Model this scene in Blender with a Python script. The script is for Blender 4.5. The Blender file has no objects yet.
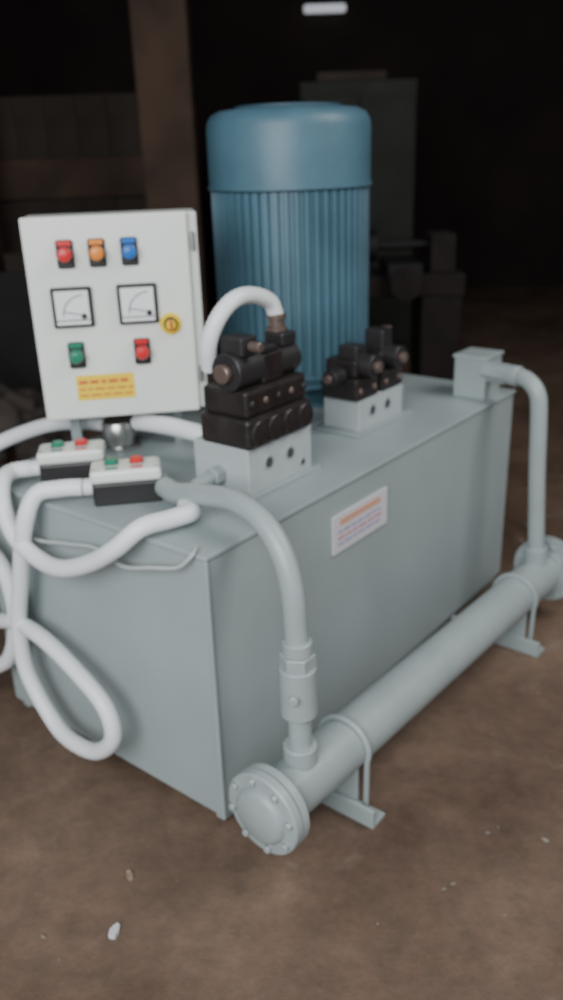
import bpy, bmesh, math, random
from mathutils import Vector, Matrix
random.seed(3)
D=bpy.data; SC=bpy.context.scene
# ---------------------------------------------------------------- materials
def mat(name,col,rough=.5,metal=0,noise=0,nscale=8,col2=None,bump=0,bscale=40,spec=.5,detail=6,lo=.35,hi=.7,emit=0):
    m=D.materials.new(name);m.use_nodes=True;nt=m.node_tree;b=nt.nodes['Principled BSDF']
    b.inputs['Base Color'].default_value=(*col,1);b.inputs['Roughness'].default_value=rough
    b.inputs['Metallic'].default_value=metal;b.inputs['Specular IOR Level'].default_value=spec
    if emit:
        b.inputs['Emission Color'].default_value=(*col,1);b.inputs['Emission Strength'].default_value=emit
    tc=nt.nodes.new('ShaderNodeTexCoord')
    if noise:
        n=nt.nodes.new('ShaderNodeTexNoise');n.inputs['Scale'].default_value=nscale;n.inputs['Detail'].default_value=detail
        nt.links.new(tc.outputs['Object'],n.inputs['Vector'])
        r=nt.nodes.new('ShaderNodeValToRGB');r.color_ramp.elements[0].position=lo;r.color_ramp.elements[1].position=hi
        c2=col2 or tuple(c*(1-noise) for c in col)
        r.color_ramp.elements[0].color=(*c2,1);r.color_ramp.elements[1].color=(*col,1)
        nt.links.new(n.outputs['Fac'],r.inputs['Fac']);nt.links.new(r.outputs['Color'],b.inputs['Base Color'])
    if bump:
        n=nt.nodes.new('ShaderNodeTexNoise');n.inputs['Scale'].default_value=bscale;n.inputs['Detail'].default_value=4
        nt.links.new(tc.outputs['Object'],n.inputs['Vector'])
        bp=nt.nodes.new('ShaderNodeBump');bp.inputs['Strength'].default_value=bump;bp.inputs['Distance'].default_value=.01
        nt.links.new(n.outputs['Fac'],bp.inputs['Height']);nt.links.new(bp.outputs['Normal'],b.inputs['Normal'])
    return m
GREY=mat('grey_paint',(.335,.388,.392),.45,noise=.14,nscale=2.5,bump=.08,bscale=25)
GREY2=mat('grey_paint_pipe',(.34,.388,.388),.4,noise=.12,nscale=6,bump=.08,bscale=30)
LGREY=mat('light_grey_paint',(.45,.49,.49),.4,noise=.1,nscale=8)
HOLE=mat('port_dark',(.05,.055,.06),.7)
BLUE=mat('motor_blue_paint',(.080,.168,.222),.45,noise=.25,nscale=5,bump=.05)
BLUED=mat('motor_blue_dark',(.03,.07,.10),.6)
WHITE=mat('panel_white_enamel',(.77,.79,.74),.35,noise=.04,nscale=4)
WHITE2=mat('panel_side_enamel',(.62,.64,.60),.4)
BLACK=mat('black_plastic',(.022,.02,.021),.42)
BLKV=mat('valve_black_casting',(.028,.021,.02),.4,noise=.5,nscale=20,bump=.2,bscale=60)
BRN=mat('valve_brown_fitting',(.18,.13,.11),.35,metal=.5)
STEEL=mat('steel',(.5,.5,.48),.28,metal=.9)
HOSE=mat('white_conduit_plastic',(.80,.81,.82),.4)
CABLE=mat('grey_cable',(.42,.45,.44),.5)
RED=mat('lens_red',(.60,.025,.03),.3);GRN=mat('lens_green',(.015,.20,.12),.3)
AMB=mat('lens_amber',(.75,.24,.03),.3);BLU=mat('lens_blue',(.01,.14,.50),.3)
YEL=mat('label_yellow',(.85,.60,.03),.5);INK=mat('ink_red',(.6,.12,.04),.5);INKB=mat('ink_blue',(.30,.28,.45),.5)
PAPER=mat('paper_white',(.78,.78,.78),.5);INKK=mat('ink_black',(.04,.04,.05),.6)
PAPERL=mat('label_paper_pale',(.60,.58,.61),.5);INKP=mat('ink_faded_pink',(.50,.20,.26),.5);INKO=mat('ink_orange',(.62,.33,.22),.5)
# ---------------------------------------------------------------- helpers
def group(name,loc=(0,0,0),rz=0):
    e=D.objects.new(name,None);e.location=loc;e.rotation_euler=(0,0,rz);e.empty_display_size=.1
    SC.collection.objects.link(e);return e
def link(name,bm,m,parent=None,smooth=False,loc=(0,0,0),rot=(0,0,0),bevel=0,seg=2):
    me=D.meshes.new(name);bmesh.ops.recalc_face_normals(bm,faces=bm.faces);bm.to_mesh(me);bm.free()
    ms=m if isinstance(m,(list,tuple)) else [m]
    for x in ms: me.materials.append(x)
    o=D.objects.new(name,me);SC.collection.objects.link(o);o.location=loc;o.rotation_euler=rot
    if parent: o.parent=parent
    if smooth:
        for p in me.polygons:p.use_smooth=True
        try: me.set_sharp_from_angle(angle=math.radians(38))
        except Exception: pass
    if bevel:
        b=o.modifiers.new('b','BEVEL');b.width=bevel;b.segments=seg;b.limit_method='ANGLE'
    return o
def box(name,lo,hi,m,parent=None,bevel=.004,rz=0):
    c=[(a+b)/2 for a,b in zip(lo,hi)];s=[b-a for a,b in zip(lo,hi)]
    bm=bmesh.new();bmesh.ops.create_cube(bm,size=1);bmesh.ops.scale(bm,vec=s,verts=bm.verts)
    return link(name,bm,m,parent,loc=c,rot=(0,0,rz),bevel=bevel)
def revolve(name,prof,m,parent=None,loc=(0,0,0),axis=(0,0,1),seg=48,bevel=0):
    bm=bmesh.new();rings=[]
    for r,h in prof:
        if r<=1e-6: rings.append([bm.verts.new((0,0,h))])
        else: rings.append([bm.verts.new((r*math.cos(2*math.pi*i/seg),r*math.sin(2*math.pi*i/seg),h)) for i in range(seg)])
    for a,b in zip(rings,rings[1:]):
        for i in range(seg):
            j=(i+1)%seg
            if len(a)==1 and len(b)==1: continue
            if len(a)==1: bm.faces.new((a[0],b[i],b[j]))
            elif len(b)==1: bm.faces.new((a[i],a[j],b[0]))
            else: bm.faces.new((a[i],a[j],b[j],b[i]))
    if len(rings[0])>1: bm.faces.new(rings[0][::-1])
    if len(rings[-1])>1: bm.faces.new(rings[-1])
    q=Vector((0,0,1)).rotation_difference(Vector(axis).normalized())
    o=link(name,bm,m,parent,smooth=True,loc=loc,bevel=bevel);o.rotation_euler=q.to_euler();return o
def cyl(name,p0,p1,r,m,parent=None,seg=32,ch=.003):
    a=Vector(p0);b=Vector(p1);L=(b-a).length
    ch=min(ch,r*.4,L*.3)
    return revolve(name,[(0,0),(r-ch,0),(r,ch),(r,L-ch),(r-ch,L),(0,L)],m,parent,loc=a,axis=b-a,seg=seg)
def crom(pts,step=.008):
    P=[Vector(p) for p in pts];P=[P[0]*2-P[1]]+P+[P[-1]*2-P[-2]]
    out=[]
    for i in range(1,len(P)-2):
        p0,p1,p2,p3=P[i-1:i+3];n=max(2,int((p2-p1).length/step))
        for k in range(n):
            t=k/n
            out.append(.5*((2*p1)+(p2-p0)*t+(2*p0-5*p1+4*p2-p3)*t*t+(3*p1-p0-3*p2+p3)*t**3))
    out.append(P[-2]);return out
def sweep(name,pts,r,m,parent=None,seg=16,corr=0,step=.01,smoothpath=True):
    Q=crom(pts,step) if smoothpath else [Vector(p) for p in pts]
    bm=bmesh.new();T0=(Q[1]-Q[0]).normalized();N=T0.orthogonal().normalized();rings=[]
    for i,q in enumerate(Q):
        T=(Q[min(i+1,len(Q)-1)]-Q[max(i-1,0)]).normalized()
        N=(N-T*N.dot(T)).normalized();B=T.cross(N)
        rr=r*(1+(corr if i%2 else -corr))
        rings.append([bm.verts.new(q+(N*math.cos(2*math.pi*k/seg)+B*math.sin(2*math.pi*k/seg))*rr) for k in range(seg)])
    for a,b in zip(rings,rings[1:]):
        for k in range(seg): bm.faces.new((a[k],a[(k+1)%seg],b[(k+1)%seg],b[k]))
    bm.faces.new(rings[0][::-1]);bm.faces.new(rings[-1])
    return link(name,bm,m,parent,smooth=True)
# ---------------------------------------------------------------- camera
yaw,pitch,roll,f=.6768,.3925,-.0341,833.97
F=Vector((math.cos(yaw)*math.cos(pitch),math.sin(yaw)*math.cos(pitch),-math.sin(pitch)))
r0=Vector((math.sin(yaw),-math.cos(yaw),0));u0=r0.cross(F)
r2=r0*math.cos(roll)+u0*math.sin(roll);u2=-r0*math.sin(roll)+u0*math.cos(roll)
cam=D.cameras.new('camera');co=D.objects.new('camera',cam);SC.collection.objects.link(co)
M=Matrix(((r2.x,u2.x,-F.x,-1.1877),(r2.y,u2.y,-F.y,-1.1768),(r2.z,u2.z,-F.z,1.6216),(0,0,0,1)))
co.matrix_world=M;cam.sensor_fit='VERTICAL';cam.sensor_height=36;cam.lens=f/1000*36;cam.clip_end=100
cam.dof.use_dof=True;cam.dof.focus_distance=1.22;cam.dof.aperture_fstop=2.5
SC.camera=co
# ---------------------------------------------------------------- tank
L,W,Zb,Zt=1.672,.901,.05,.80
T=group('hydraulic_oil_tank')
box('tank_body',(0.006,0.006,Zb),(L-.006,W-.006,Zt-.012),GREY,T,.004)
box('tank_lid',(0,0,Zt-.014),(L,W,Zt),GREY,T,.004)
for i,(x,y) in enumerate([(.1,.08),(1.55,.08),(.1,.8),(1.55,.8)]):
    box('tank_foot_%d'%(i+1),(x-.04,y-.04,0),(x+.04,y+.04,Zb+.005),GREY,T)
box('skid_rail_1',(.02,.02,.02),(L-.02,.05,Zb+.005),GREY,T);box('skid_rail_2',(.02,W-.05,.02),(L-.02,W-.02,Zb+.005),GREY,T)
box('weld_seam_front',(-.001,-.001,Zb),(.010,.010,Zt-.014),GREY,T,.003)
box('pump_mount_plate',(.88,.345,Zt-.001),(1.46,.88,Zt+.016),GREY,T,.003)
# side label
G=group('tank_warning_label',(.496,0,.602))
box('label_sheet',(0,-.002,0),(.275,.0055,.112),PAPERL,G,.0005)
box('label_heading',(.03,-.003,.080),(.235,-.001,.098),INKO,G,0)
for k in range(3):
    z=.058-k*.018;xx=.02
    while xx<.24:
        w=random.uniform(.015,.04);box('label_text_%d_%d'%(k,int(xx*1000)),(xx,-.003,z),(min(xx+w,.255),-.001,z+.007),INKB if k!=1 else INKP,G,0);xx+=w+.008
# ---------------------------------------------------------------- manifolds and valves
def ports_front(G,xs,z,y,r=.017):
    for i,x in enumerate(xs):
        cyl('port_rim_%d'%(i+1),(x,y+.001,z),(x,y-.003,z),r*1.25,GREY2,G,seg=24)
        cyl('port_hole_%d'%(i+1),(x,y,z),(x,y-.0045,z),r*.9,HOLE,G,seg=24)
G=group('valve_manifold',(.31,.13,Zt))
box('block',(0,0,.008),(.27,.19,.135),LGREY,G,.004)
ports_front(G,[.080,.170],.082,0,.016)
ports_front(G,[.225],.04,0,.010)
box('base_plate',(-.03,-.012,0),(.30,.21,.010),GREY,G,.002)
cyl('side_elbow_nut',(-.035,.10,.055),(.0,.10,.055),.026,GREY2,G,seg=6)
cyl('side_fitting',(-.10,.10,.048),(-.03,.10,.055),.018,GREY2,G)
def bank(name,loc,w,d,h):
    G=group(name,loc)
    box('lower_casting',(-.008,-.01,0),(w+.004,d,.30*h),BLKV,G,.012)
    for i in range(4):
        x=w*(i+.5)/4
        cyl('casting_lobe_%d'%(i+1),(x,-.018,.15*h),(x,.01,.15*h),.125*h,BLKV,G,seg=20)
    box('middle_casting',(.0,0,.30*h),(w-.005,d-.01,.56*h),BLKV,G,.010)
    for i in range(5):
        x=.02+(w-.04)*i/4
        cyl('cap_screw_%d'%(i+1),(x,-.006,.43*h),(x,.01,.43*h),.009,BRN if i%2 else BLACK,G,seg=12)
    cyl('solenoid_coil_left',(-.01,d*.35,.72*h),(w*.36,d*.35,.72*h),.18*h,BLACK,G)
    cyl('solenoid_nut_left',(-.03,d*.35,.72*h),(-.01,d*.35,.72*h),.09*h,BRN,G,seg=16)
    box('spool_body',(w*.34,d*.08,.56*h),(w*.66,d*.75,.84*h),BLKV,G,.006)
    box('spool_cover',(w*.38,d*.12,.84*h),(w*.60,d*.7,.90*h),BLACK,G,.004)
    cyl('solenoid_coil_right',(w*.64,d*.35,.70*h),(w*.98,d*.35,.70*h),.16*h,BLACK,G)
    cyl('solenoid_nut_right',(w*.98,d*.35,.70*h),(w*1.05,d*.35,.70*h),.08*h,BRN,G,seg=16)
    box('plug_left',(w*.04,d*.1,.86*h),(w*.28,d*.55,1.04*h),BLACK,G,.006)
    cyl('plug_left_gland',(w*.16,d*.1,.95*h),(w*.16,-.02,.95*h),.013,BRN,G,seg=12)
    box('plug_right',(w*.72,d*.15,.84*h),(w*.95,d*.55,.97*h),BLACK,G,.006)
    return G
G1=bank('solenoid_valve_bank',(.312,.127,Zt+.135),.252,.16,.270)
revolve('gland_nut',[(0,0),(.028,0),(.028,.018),(.021,.022),(.021,.04),(.025,.042),(.025,.055),(0,.055)],BRN,G1,loc=(.215,.07,.250),seg=20)
G=group('valve_manifold',(.92,.195,Zt))
box('block',(0,0,.006),(.265,.135,.108),LGREY,G,.004)
ports_front(G,[.075,.165],.062,0,.017)
box('base_plate',(-.04,-.02,0),(.30,.14,.008),GREY,G,.002)
G=group('solenoid_valve_bank',(.90,.19,Zt+.108))
for i,(x0,zz) in enumerate([(0,0),(.15,0.005)]):
    box('valve_plate_%d'%i,(x0,0,0),(x0+.125,.135,.07),BLKV,G,.006)
    box('valve_body_%d'%i,(x0+.01,.01,.07),(x0+.115,.125,.125),BLKV,G,.008)
    cyl('coil_%d'%i,(x0+.06,-.03,.105),(x0+.06,.04,.105),.036,BLACK,G)
    cyl('coil_nut_%d'%i,(x0+.06,-.048,.105),(x0+.06,-.028,.105),.018,BRN,G,seg=6)
    box('plug_%d'%i,(x0+.03,.02,.12),(x0+.09,.09,.165+i*.025),BLACK,G,.006)
    cyl('relief_knob_%d'%i,(x0+.10,.05,.12),(x0+.10,.05,.155+i*.035),.018,BRN if i else BLKV,G)
    cyl('screw_a_%d'%i,(x0+.02,-.006,.03),(x0+.02,.006,.03),.010,BRN,G,seg=10)
    cyl('screw_b_%d'%i,(x0+.10,-.006,.03),(x0+.10,.006,.03),.010,BRN,G,seg=10)
cyl('side_knob',(-.06,.06,.08),(0.0,.06,.08),.026,BLACK,G);cyl('side_knob_tip',(-.075,.06,.08),(-.06,.06,.08),.014,BRN,G)
# ---------------------------------------------------------------- motor
G=group('electric_motor',(1.15,.62,Zt+.016))
revolve('bell_housing',[(0,0),(.20,0),(.20,.016),(.165,.02),(.165,.07),(.235,.075),(.235,.10),(0,.10)],BLUE,G,seg=64)
z0=.10;zf0=.13;zf1=.70
revolve('drive_end_shield',[(0,z0-.001),(.245,z0),(.252,z0+.015),(.245,z0+.035),(0,z0+.035)],BLUE,G,seg=64)
bm=bmesh.new();n=52;ri,ro=.248,.262
def ring(z):
    out=[]
    for i in range(n):
        a=2*math.pi*i/n;da=2*math.pi/n
        for (t,r) in [(-.5,ri),(-.28,ri),(-.17,ro),(.17,ro),(.28,ri)]:
            out.append(bm.verts.new((r*math.cos(a+t*da),r*math.sin(a+t*da),z)))
    return out
A=ring(zf0);B=ring(zf1)
for i in range(len(A)):
    j=(i+1)%len(A);bm.faces.new((A[i],A[j],B[j],B[i]))
bm.faces.new(A[::-1]);bm.faces.new(B)
link('finned_frame',bm,BLUE,G)
revolve('frame_neck',[(0,zf1-.01),(.238,zf1-.01),(.238,zf1+.02),(0,zf1+.02)],BLUED,G,seg=64)
revolve('fan_cowl',[(0,zf1+.005),(.258,zf1+.005),(.266,zf1+.008),(.266,.885),(.262,.905),(.250,.925),(.225,.937),(.17,.943),(.10,.945),(0,.946)],BLUE,G,seg=72)
revolve('cowl_band',[(0,.705),(.270,.705),(.270,.716),(0,.716)],BLUE,G,seg=72)
for i in range(5):
    r=.05+i*.028
    revolve('cowl_grille_ring_%d'%i,[(r,.940),(r+.008,.940),(r+.008,.950),(r,.950),(r,.940)],BLUED,G,seg=48)
for k in range(8):
    a=k*math.pi/4
    cyl('flange_bolt_%d'%k,(.215*math.cos(a),.215*math.sin(a),.1),(.215*math.cos(a),.215*math.sin(a),.06),.011,STEEL,G,seg=6)
# ---------------------------------------------------------------- control panel
G=group('electrical_control_panel',(.20,.79,.935),math.atan2(-.68,.734))
PW,PH=.466,.552
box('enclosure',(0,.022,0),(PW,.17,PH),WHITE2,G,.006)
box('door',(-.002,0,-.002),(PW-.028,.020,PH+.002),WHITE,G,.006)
for i,z in enumerate((.08,.45)): cyl('hinge_%d'%i,(PW-.016,.012,z),(PW-.016,.012,z+.05),.006,STEEL,G)
def lamp(u,v,m,tag,bh=.075):
    x=u*PW;z=PH*(1-v)
    box(tag+'_bezel',(x-.023,-.012,z-bh*.5),(x+.023,.0,z+bh*.5),BLACK,G,.006)
    cyl(tag+'_ring',(x,-.010,z),(x,-.022,z),.023,BLACK,G)
    revolve(tag+'_lens',[(0,0),(.020,0),(.020,.012),(.014,.020),(0,.023)],m,G,loc=(x,-.020,z),axis=(0,-1,0),seg=24)
    box(tag+'_legend',(x-.018,-.0135,z+.022),(x+.018,-.011,z+.035),m,G,0)
lamp(.23,.17,RED,'lamp_red');lamp(.41,.17,AMB,'lamp_amber');lamp(.595,.17,BLU,'lamp_blue')
lamp(.225,.665,GRN,'start_green');lamp(.615,.665,RED,'stop_red')
def meter(u,v,tag):
    x=u*PW;z=PH*(1-v);s=.055
    box(tag+'_frame',(x-s,-.014,z-s),(x+s,0,z+s),BLACK,G,.005)
    box(tag+'_face',(x-s+.010,-.0165,z-s+.022),(x+s-.010,-.013,z+s-.010),PAPER,G,.001)
    box(tag+'_footer',(x-s+.010,-.0165,z-s+.009),(x+s-.010,-.013,z-s+.019),PAPER,G,.001)
    pts=[(x+.030-.055*math.cos(a),-.0172,z-.022+.055*math.sin(a)) for a in [i*math.pi/2/8 for i in range(9)]]
    sweep(tag+'_scale',pts,.0014,INKK,G,seg=6)
    sweep(tag+'_needle',[(x+.030,-.0172,z-.022),(x-.022,-.0172,z-.010)],.0012,INKK,G,seg=6)
    cyl(tag+'_pivot',(x+.030,-.016,z-.024),(x+.030,-.019,z-.024),.008,BLACK,G)
meter(.235,.425,'meter_a');meter(.615,.425,'meter_b')
x=.80*PW;z=PH*.465
cyl('selector_plate',(x,0,z),(x,-.006,z),.031,YEL,G);cyl('selector_ring',(x,-.005,z),(x,-.016,z),.020,BLACK,G)
cyl('selector_knob',(x,-.015,z),(x,-.034,z),.014,YEL,G);box('selector_grip',(x-.004,-.042,z-.015),(x+.004,-.03,z+.015),INK,G,.002)
box('caution_label',(.20*PW,-.0015,.052),(.55*PW,.0005,.125),YEL,G,0)
for k,z in enumerate((.100,.082,.064)):
    xx=.215*PW
    while xx<.52*PW:
        w=random.uniform(.012,.03);box('caution_text_%d_%d'%(k,int(xx*1000)),(xx,-.0025,z),(min(xx+w,.54*PW),-.001,z+(.010 if k==0 else .005)),INK,G,0);xx+=w+.007
box('stand_leg_1',(.05,.10,-.135),(.08,.13,.004),GREY,G,.002);box('stand_leg_2',(.36,.12,-.135),(.385,.145,.004),GREY,G,.002)
# ---------------------------------------------------------------- push-button stations
def station(loc,cols):
    G=group('push_button_station',loc,math.atan2(-.68,.734))
    box('base_shell',(0,0,0),(.174,.092,.061),BLACK,G,.006)
    box('cover',(-.003,-.003,.061),(.177,.095,.096),WHITE,G,.010,)
    for i,(c,x) in enumerate(zip(cols,(.052,.116))):
        cyl('button_ring_%d'%i,(x,.050,.095),(x,.050,.100),.020,STEEL,G)
        revolve('button_%d'%i,[(0,0),(.018,0),(.018,.008),(.014,.012),(0,.013)],c,G,loc=(x,.050,.099),seg=24)
        box('button_legend_%d'%i,(x-.016,.008,.095),(x+.016,.022,.0972),c,G,0)
    for i,(x,y) in enumerate([(.01,.01),(.164,.01),(.01,.082),(.164,.082)]): cyl('cover_screw_%d'%i,(x,y,.095),(x,y,.098),.004,STEEL,G,seg=10,ch=.0005)
    cyl('cable_gland_left',(-.026,.044,.042),(.0,.044,.042),.022,HOSE,G);cyl('cable_gland_right',(.168,.044,.042),(.19,.044,.042),.020,GREY2,G)
station((.066,.672,Zt),(GRN,RED));station((.052,.435,Zt),(GRN,RED))
# ---------------------------------------------------------------- breather cap
G=group('filler_breather_cap',(.42,.745,Zt))
revolve('cap',[(0,0),(.058,0),(.058,.012),(.045,.014),(.045,.035),(.052,.040),(.052,.078),(.046,.088),(0,.092)],STEEL,G,seg=40)
for k in range(6):
    a=k*math.pi/3;cyl('flange_screw_%d'%k,(.051*math.cos(a),.051*math.sin(a),.01),(.051*math.cos(a),.051*math.sin(a),.017),.004,BLACK,G,seg=8,ch=.0005)
# ---------------------------------------------------------------- heat exchanger
a=Vector((0,-.172,.20));b=Vector((1.53,-.222,.187));dx=(b-a).normalized()
G=group('shell_and_tube_heat_exchanger')
cyl('shell',a,b,.070,GREY2,G,seg=48)
def flange(c,dr,tag,R=.106):
    revolve(tag+'_flange_inner',[(0,0),(.082,0),(.082,.02),(R,.022),(R,.042),(0,.042)],GREY2,G,loc=c,axis=-dr,seg=48)
    c2=c-dr*.046
    revolve(tag+'_cover',[(0,0),(R,0),(R,.020),(R*.97,.024),(R*.70,.026),(R*.66,.036),(R*.55,.044),(0,.048)],GREY2,G,loc=c2,axis=-dr,seg=48)
    q=Vector((0,0,1)).rotation_difference(-dr)
    for k in range(8):
        t=k*math.pi/4+.2;o=q@Vector((R*.84*math.cos(t),R*.84*math.sin(t),0))
        cyl(tag+'_bolt_%d'%k,c+o-dr*.012,c2+o-dr*.036,.010,GREY2,G,seg=6,ch=.002)
flange(a+dx*.02,dx,'near');flange(b-dx*.03,-dx,'far',.118)
def saddle(xc,tag):
    t=(xc-a.x)/(b.x-a.x);c=a.lerp(b,t)
    box(tag+'_angle_flat',(xc-.03,c.y-.115,0),(xc+.03,.0,.012),GREY2,G,.002)
    box(tag+'_angle_web',(xc-.03,c.y-.115,.010),(xc-.018,.0,.055),GREY2,G,.002)
    box(tag+'_cradle',(xc-.014,c.y-.055,.05),(xc-.004,c.y+.055,c.z-.03),GREY2,G,.002)
    pts=[(xc+.008,c.y+math.cos(t)*.076,c.z+math.sin(t)*.076) for t in [math.radians(-20+i*11) for i in range(21)]]
    pts=[(xc+.008,pts[0][1]-.003,.012)]+pts+[(xc+.008,pts[-1][1]+.003,.012)]
    sweep(tag+'_u_bolt',pts,.008,GREY2,G,seg=10,smoothpath=False)
saddle(.27,'near_support');saddle(1.27,'far_support')
# ---------------------------------------------------------------- pipes
G=group('cooling_return_pipe')
sweep('bent_pipe',[(.19,.315,.838),(.168,.25,.842),(.158,.16,.862),(.14,.03,.882),(.122,-.07,.86),(.108,-.135,.80),(.10,-.165,.72),(.10,-.172,.62),(.10,-.174,.5),(.10,-.175,.38),(.10,-.175,.262)],.0275,GREY2,G,seg=24)
cyl('union_body',(.10,-.174,.40),(.10,-.174,.53),.044,GREY2,G,seg=24)
cyl('union_hex',(.10,-.174,.50),(.10,-.174,.565),.042,GREY2,G,seg=6)
cyl('union_collar',(.10,-.174,.565),(.10,-.174,.60),.035,GREY2,G,seg=24)
cyl('union_stem',(.06,-.19,.47),(.045,-.20,.47),.012,GREY2,G)
cyl('socket_weld',(.10,-.175,.262),(.10,-.175,.31),.042,GREY2,G)
G=group('cooling_inlet_pipe')
box('connection_box',(1.475,.035,Zt),(1.605,.155,Zt+.145),GREY2,G,.004)
box('connection_box_cap',(1.47,.03,Zt+.140),(1.61,.16,Zt+.152),GREY2,G,.003)
cyl('box_nipple',(1.50,.05,.90),(1.49,-.04,.90),.036,GREY2,G,seg=6)
sweep('bent_pipe',[(1.493,.01,.90),(1.475,-.07,.905),(1.455,-.125,.90),(1.446,-.165,.865),(1.445,-.178,.80),(1.445,-.19,.6),(1.445,-.205,.40),(1.445,-.216,.255)],.028,GREY2,G,seg=24)
cyl('elbow_collar',(1.480,-.055,.903),(1.472,-.09,.903),.035,GREY2,G)
cyl('socket_weld',(1.445,-.215,.25),(1.445,-.212,.31),.040,GREY2,G)
# ---------------------------------------------------------------- hoses
RH=.0225
def hose(name,pts,r=RH,m=HOSE): return sweep(name,pts,r,m,None,seg=18,corr=.03,step=.006)
hose('flexible_conduit',[(.076,.722,.842),(.03,.745,.842),(-.02,.72,.835),(-.055,.68,.78),(-.065,.63,.71),(-.07,.53,.675),(-.075,.43,.68),(-.07,.32,.725),(-.06,.23,.785),(-.02,.18,.835),(.05,.155,.838),(.11,.145,.836),(.15,.20,.828)])
hose('flexible_conduit',[(.062,.487,.842),(.02,.53,.842),(-.025,.57,.83),(-.06,.59,.75),(-.065,.64,.58),(-.07,.68,.42),(-.075,.67,.28),(-.08,.58,.165),(-.09,.49,.135),(-.095,.37,.155),(-.095,.29,.235),(-.09,.31,.32),(-.085,.42,.385),(-.075,.57,.43),(-.06,.72,.42),(-.05,.86,.36),(-.05,.98,.25),(-.05,1.08,.10)])
hose('flexible_conduit',[(.455,.80,.85),(.40,.88,.862),(.29,.925,.875),(.14,.97,.85),(.02,1.0,.80),(-.06,.94,.74),(-.08,.83,.68),(-.055,.75,.60),(-.05,.72,.50),(-.05,.735,.38),(-.05,.80,.26),(-.06,.90,.19),(-.06,1.02,.10)])
hose('flexible_conduit',[(.445,.685,.885),(.440,.63,.892),(.448,.54,.893),(.462,.44,.885),(.50,.37,.865),(.56,.36,.845)],.026)
hose('flexible_conduit',[(.318,.25,1.13),(.300,.23,1.20),(.320,.21,1.262),(.37,.20,1.298),(.44,.20,1.298),(.505,.198,1.272),(.527,.197,1.23)],.021)
sweep('thin_cable',[(.02,.78,.806),(-.012,.74,.77),(-.025,.62,.70),(-.02,.48,.715),(-.02,.36,.735),(-.03,.25,.72),(-.03,.15,.745),(-.022,.07,.765),(-.015,.04,.79),(-.006,.03,.805),(.02,.045,.806)],.005,CABLE,None,seg=8)
# ---------------------------------------------------------------- room
C=Vector((-1.1877,-1.1768,0));FG=Vector((math.cos(yaw),math.sin(yaw),0));RG=Vector((math.sin(yaw),-math.cos(yaw),0))
def bg(d,s,z=0): return C+FG*d+RG*s+Vector((0,0,z))
def bgroup(name,d,s,extra=0): return group(name,bg(d,s),yaw+extra)
def floor_mat():
    m=D.materials.new('dirt_floor');m.use_nodes=True;nt=m.node_tree;b=nt.nodes['Principled BSDF'];N=nt.nodes.new;K=nt.links.new
    b.inputs['Roughness'].default_value=.75;tc=N('ShaderNodeTexCoord')
    def noise(s,d=8,rg=.6,dist=0):
        n=N('ShaderNodeTexNoise');n.inputs['Scale'].default_value=s;n.inputs['Detail'].default_value=d;n.inputs['Roughness'].default_value=rg;n.inputs['Distortion'].default_value=dist
        K(tc.outputs['Object'],n.inputs['Vector']);return n.outputs['Fac']
    def ramp(fac,p0,c0,p1,c1):
        r=N('ShaderNodeValToRGB');e=r.color_ramp.elements;e[0].position=p0;e[0].color=(*c0,1);e[1].position=p1;e[1].color=(*c1,1);K(fac,r.inputs['Fac']);return r.outputs['Color']
    base=ramp(noise(1.2,10,.65,.4),.36,(.088,.052,.034),.66,(.205,.136,.096))
    fine=ramp(noise(12,9,.72),.3,(.6,.6,.6),.75,(1.22,1.18,1.14))
    mx=N('ShaderNodeMix');mx.data_type='RGBA';mx.blend_type='MULTIPLY';mx.inputs['Factor'].default_value=.8;K(base,mx.inputs['A']);K(fine,mx.inputs['B'])
    dust=ramp(noise(2.6,12,.72,1.1),.57,(0,0,0),.72,(1,1,1))
    mx2=N('ShaderNodeMix');mx2.data_type='RGBA';K(mx.outputs['Result'],mx2.inputs['A']);mx2.inputs['B'].default_value=(.27,.215,.175,1)
    mm=N('ShaderNodeMath');mm.operation='MULTIPLY';K(dust,mm.inputs[0]);mm.inputs[1].default_value=.45;K(mm.outputs[0],mx2.inputs['Factor'])
    K(mx2.outputs['Result'],b.inputs['Base Color'])
    bp=N('ShaderNodeBump');bp.inputs['Strength'].default_value=.75;bp.inputs['Distance'].default_value=.014;K(noise(8,10,.65),bp.inputs['Height']);K(bp.outputs['Normal'],b.inputs['Normal'])
    return m
FLOOR=floor_mat()
WALLM=mat('dark_brown_wall',(.026,.015,.013),.95,noise=.5,nscale=1.2,bump=.3,bscale=6)  # very dark reddish brown, mottled by noise
WOOD=mat('old_brown_board',(.078,.044,.028),.85,noise=.5,nscale=3,bump=.3,bscale=12)
WOOD2=mat('dull_tan_board',(.050,.035,.027),.9,noise=.4,nscale=3)
GREENC=mat('olive_cabinet_paint',(.022,.025,.018),.8,noise=.4,nscale=3)
RUST=mat('rusty_iron',(.022,.012,.010),.85,noise=.6,nscale=6,bump=.4,bscale=20)
DARK=mat('dark_iron',(.012,.010,.009),.7,noise=.4,nscale=6)
RUB=mat('rubble_grey',(.080,.062,.053),.95,noise=.6,nscale=5,bump=.5,bscale=20)
bm=bmesh.new();bmesh.ops.create_grid(bm,x_segments=10,y_segments=10,size=9)
link('floor',bm,FLOOR,loc=bg(4.5,0.5,0),rot=(0,0,yaw))
def wallbox(name,d0,d1,s0,s1,z0,z1,m):
    c=bg((d0+d1)/2,(s0+s1)/2,(z0+z1)/2)
    bm=bmesh.new();bmesh.ops.create_cube(bm,size=1);bmesh.ops.scale(bm,vec=(d1-d0,s1-s0,z1-z0),verts=bm.verts)
    return link(name,bm,m,loc=c,rot=(0,0,yaw))
wallbox('wall_back',10.6,10.8,-5,7,0,5,WALLM);wallbox('wall_left',1.5,10.6,-5.2,-5,0,5,WALLM);wallbox('wall_right',1.5,10.6,7,7.2,0,5,WALLM)
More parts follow.
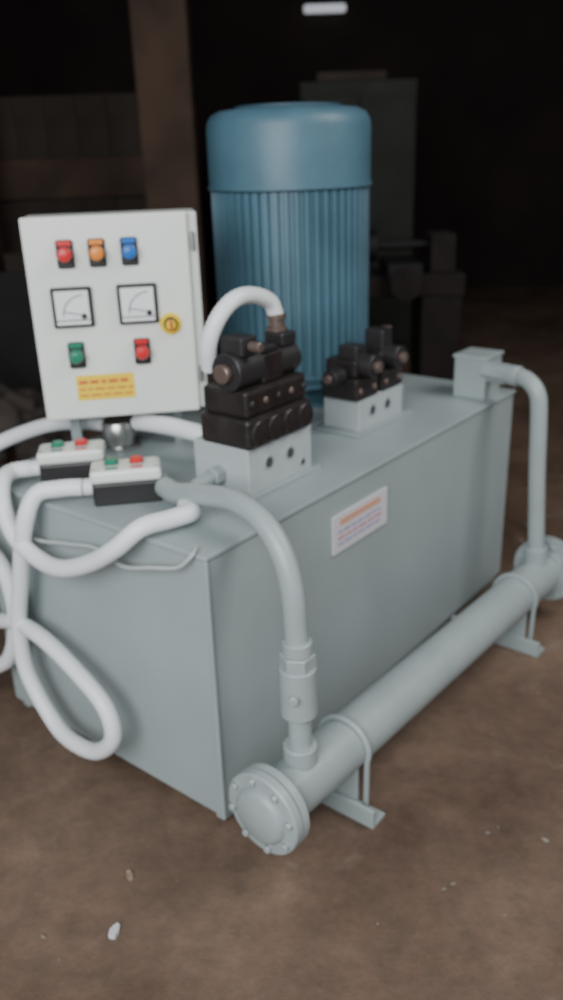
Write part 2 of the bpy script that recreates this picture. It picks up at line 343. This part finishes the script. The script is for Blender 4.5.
wallbox('ceiling',1.5,10.8,-5.2,7.2,5,5.15,WALLM)
def bbox(G,name,d,s,z0,w,dep,h,m,rz=0,bevel=.01):
    return box(name,(d-dep/2,-s-w/2,z0),(d+dep/2,-s+w/2,z0+h),m,G,bevel,rz)
G=bgroup('timber_pillar',6.2,-.68);bbox(G,'post',0,0,0,.36,.25,4.9,WOOD);bbox(G,'base',0,0,0,.42,.35,.25,RUB)
G=bgroup('timber_pillar',6.6,-2.20);bbox(G,'post',0,0,0,.26,.22,4.9,WOOD);bbox(G,'base',0,0,0,.36,.32,.2,RUB)
G=bgroup('board_partition',7.2,-1.62)
for i in range(7): bbox(G,'board_%d'%i,random.uniform(-.01,.01),-.72+i*.24,.0,.238,.03,2.1,WOOD2,bevel=.003)
bbox(G,'rail_top',-.04,0,1.35,1.75,.05,.30,WOOD);bbox(G,'rail_low',-.04,0,.5,1.75,.05,.12,WOOD2)
def heap(name,d,s,rx,n,hmax,m):
    bm=bmesh.new()
    for i in range(n):
        a=random.uniform(0,6.28);q=math.sqrt(random.random());x=rx*q*math.cos(a);y=rx*q*math.sin(a)
        sz=random.uniform(.06,.17);z=max(0,hmax*(1-q))*random.random()+sz*.3
        r=bmesh.ops.create_icosphere(bm,subdivisions=1,radius=sz,matrix=Matrix.Translation((x,y,z))@Matrix.Rotation(random.uniform(0,3),4,(random.random(),random.random(),.3))@Matrix.Diagonal((1,random.uniform(.5,1),random.uniform(.4,.8),1)))
        for v in r['verts']: v.co+=Vector((random.uniform(-.02,.02),)*3)
        for v in r['verts']: v.co.z=max(v.co.z,.0)
    return link(name,bm,m,loc=bg(d,s),rot=(0,0,yaw))
heap('rubble_heap',4.9,-1.95,.65,110,.60,RUB)
G=bgroup('stacked_scrap_sheets',6.25,-1.65)
for i in range(4):
    bbox(G,'sheet_%d'%i,.05*i,-.15+i*.12,0,.55,.02,.9+.12*i,WOOD2 if i%2 else DARK,bevel=.003)
G=bgroup('olive_machine_cabinet',7.0,.66)
bbox(G,'carcass',0,0,.1,.85,.6,2.0,GREENC);bbox(G,'plinth',0,0,0,.75,.5,.1,DARK)
bbox(G,'door_left',-.31,-.21,.2,.40,.02,1.8,GREENC,bevel=.006);bbox(G,'door_right',-.31,.21,.2,.40,.02,1.8,GREENC,bevel=.006)
bbox(G,'handle_left',-.34,-.04,1.1,.025,.04,.2,DARK);bbox(G,'handle_right',-.34,.04,1.1,.025,.04,.2,DARK);bbox(G,'top_tray',-.05,-.05,2.1,.5,.5,.06,WOOD2)
G=bgroup('workshop_lathe',5.6,.72)
bbox(G,'pedestal_left',0,-.35,0,.30,.4,.75,RUST);bbox(G,'pedestal_right',0,.35,0,.26,.4,.75,RUST)
bbox(G,'bed',0,0,.75,1.0,.35,.14,RUST);bbox(G,'headstock',0,-.30,.89,.34,.36,.36,RUST)
bbox(G,'tailstock',0,.36,.89,.16,.26,.24,RUST)
cyl('chuck',(0,.14,1.06),(0,.05,1.06),.10,DARK,G);cyl('spindle',(0,.05,1.06),(0,-.30,1.06),.03,DARK,G)
bbox(G,'carriage',-.05,.1,.85,.22,.45,.12,DARK);cyl('handwheel',(-.3,-.1,.85),(-.33,-.1,.85),.10,RUST,G);cyl('handwheel_shaft',(-.18,-.1,.85),(-.3,-.1,.85),.02,DARK,G)
G=bgroup('wall_light_fitting',10.6,.66)
PALE=mat('lamp_diffuser',(.75,.78,.85),.5,emit=.5)
bbox(G,'housing',-.03,0,3.13,.50,.06,.05,DARK);bbox(G,'diffuser',-.06,0,3.05,.46,.08,.08,PALE,bevel=.02)
bm=bmesh.new()
for i in range(320):
    x=random.uniform(-1.3,3.4);y=random.uniform(-1.8,2.6)
    s=random.choice([.003,.004,.006,.009])
    if -.15<x<1.8 and -.35<y<1.1: continue
    bmesh.ops.create_icosphere(bm,subdivisions=1,radius=s,matrix=Matrix.Translation((x,y,s*.3))@Matrix.Rotation(random.uniform(0,3),4,'Z')@Matrix.Diagonal((1.4,.8,.5,1)))
link('floor_grit',bm,mat('grit',(.27,.22,.18),.8,noise=.5,nscale=4))
def scrap(name,x,y,sx,sy,rz,m):
    bm=bmesh.new();vs=[bm.verts.new((sx*c*random.uniform(.7,1),sy*s*random.uniform(.7,1),.004+random.uniform(0,.008))) for c,s in [(math.cos(t*math.pi/4),math.sin(t*math.pi/4)) for t in range(8)]]
    bm.faces.new(vs);ex=bmesh.ops.extrude_face_region(bm,geom=list(bm.faces))
    for v in ex['geom']:
        if isinstance(v,bmesh.types.BMVert): v.co.z=0
    return link(name,bm,m,loc=(x,y,0),rot=(0,0,rz))
scrap('paper_scrap',-.37,.01,.024,.013,.5,PAPERL)
scrap('leaf_scrap',-.24,.10,.018,.011,1.1,mat('dry_leaf',(.26,.19,.14),.8))
# ---------------------------------------------------------------- lights
w=D.worlds.new('world');SC.world=w;w.use_nodes=True
w.node_tree.nodes['Background'].inputs['Color'].default_value=(.84,.92,1,1);w.node_tree.nodes['Background'].inputs['Strength'].default_value=.38
def area(name,loc,tgt,size,sy,en,col):
    l=D.lights.new(name,'AREA');l.shape='RECTANGLE';l.size=size;l.size_y=sy;l.energy=en;l.color=col
    o=D.objects.new(name,l);SC.collection.objects.link(o);o.location=loc
    o.rotation_euler=(Vector(tgt)-Vector(loc)).to_track_quat('-Z','Y').to_euler();return o
area('doorway_daylight',(-3.1,-1.25,2.6),(.4,.2,.4),2.8,2.2,200,(.95,.985,1))
area('right_top_fill',(1.8,-2.4,3.8),(1.3,-.5,.1),1.8,1.8,90,(1,.98,.96))  # added area lamp high on the right, no roof opening modelled for it
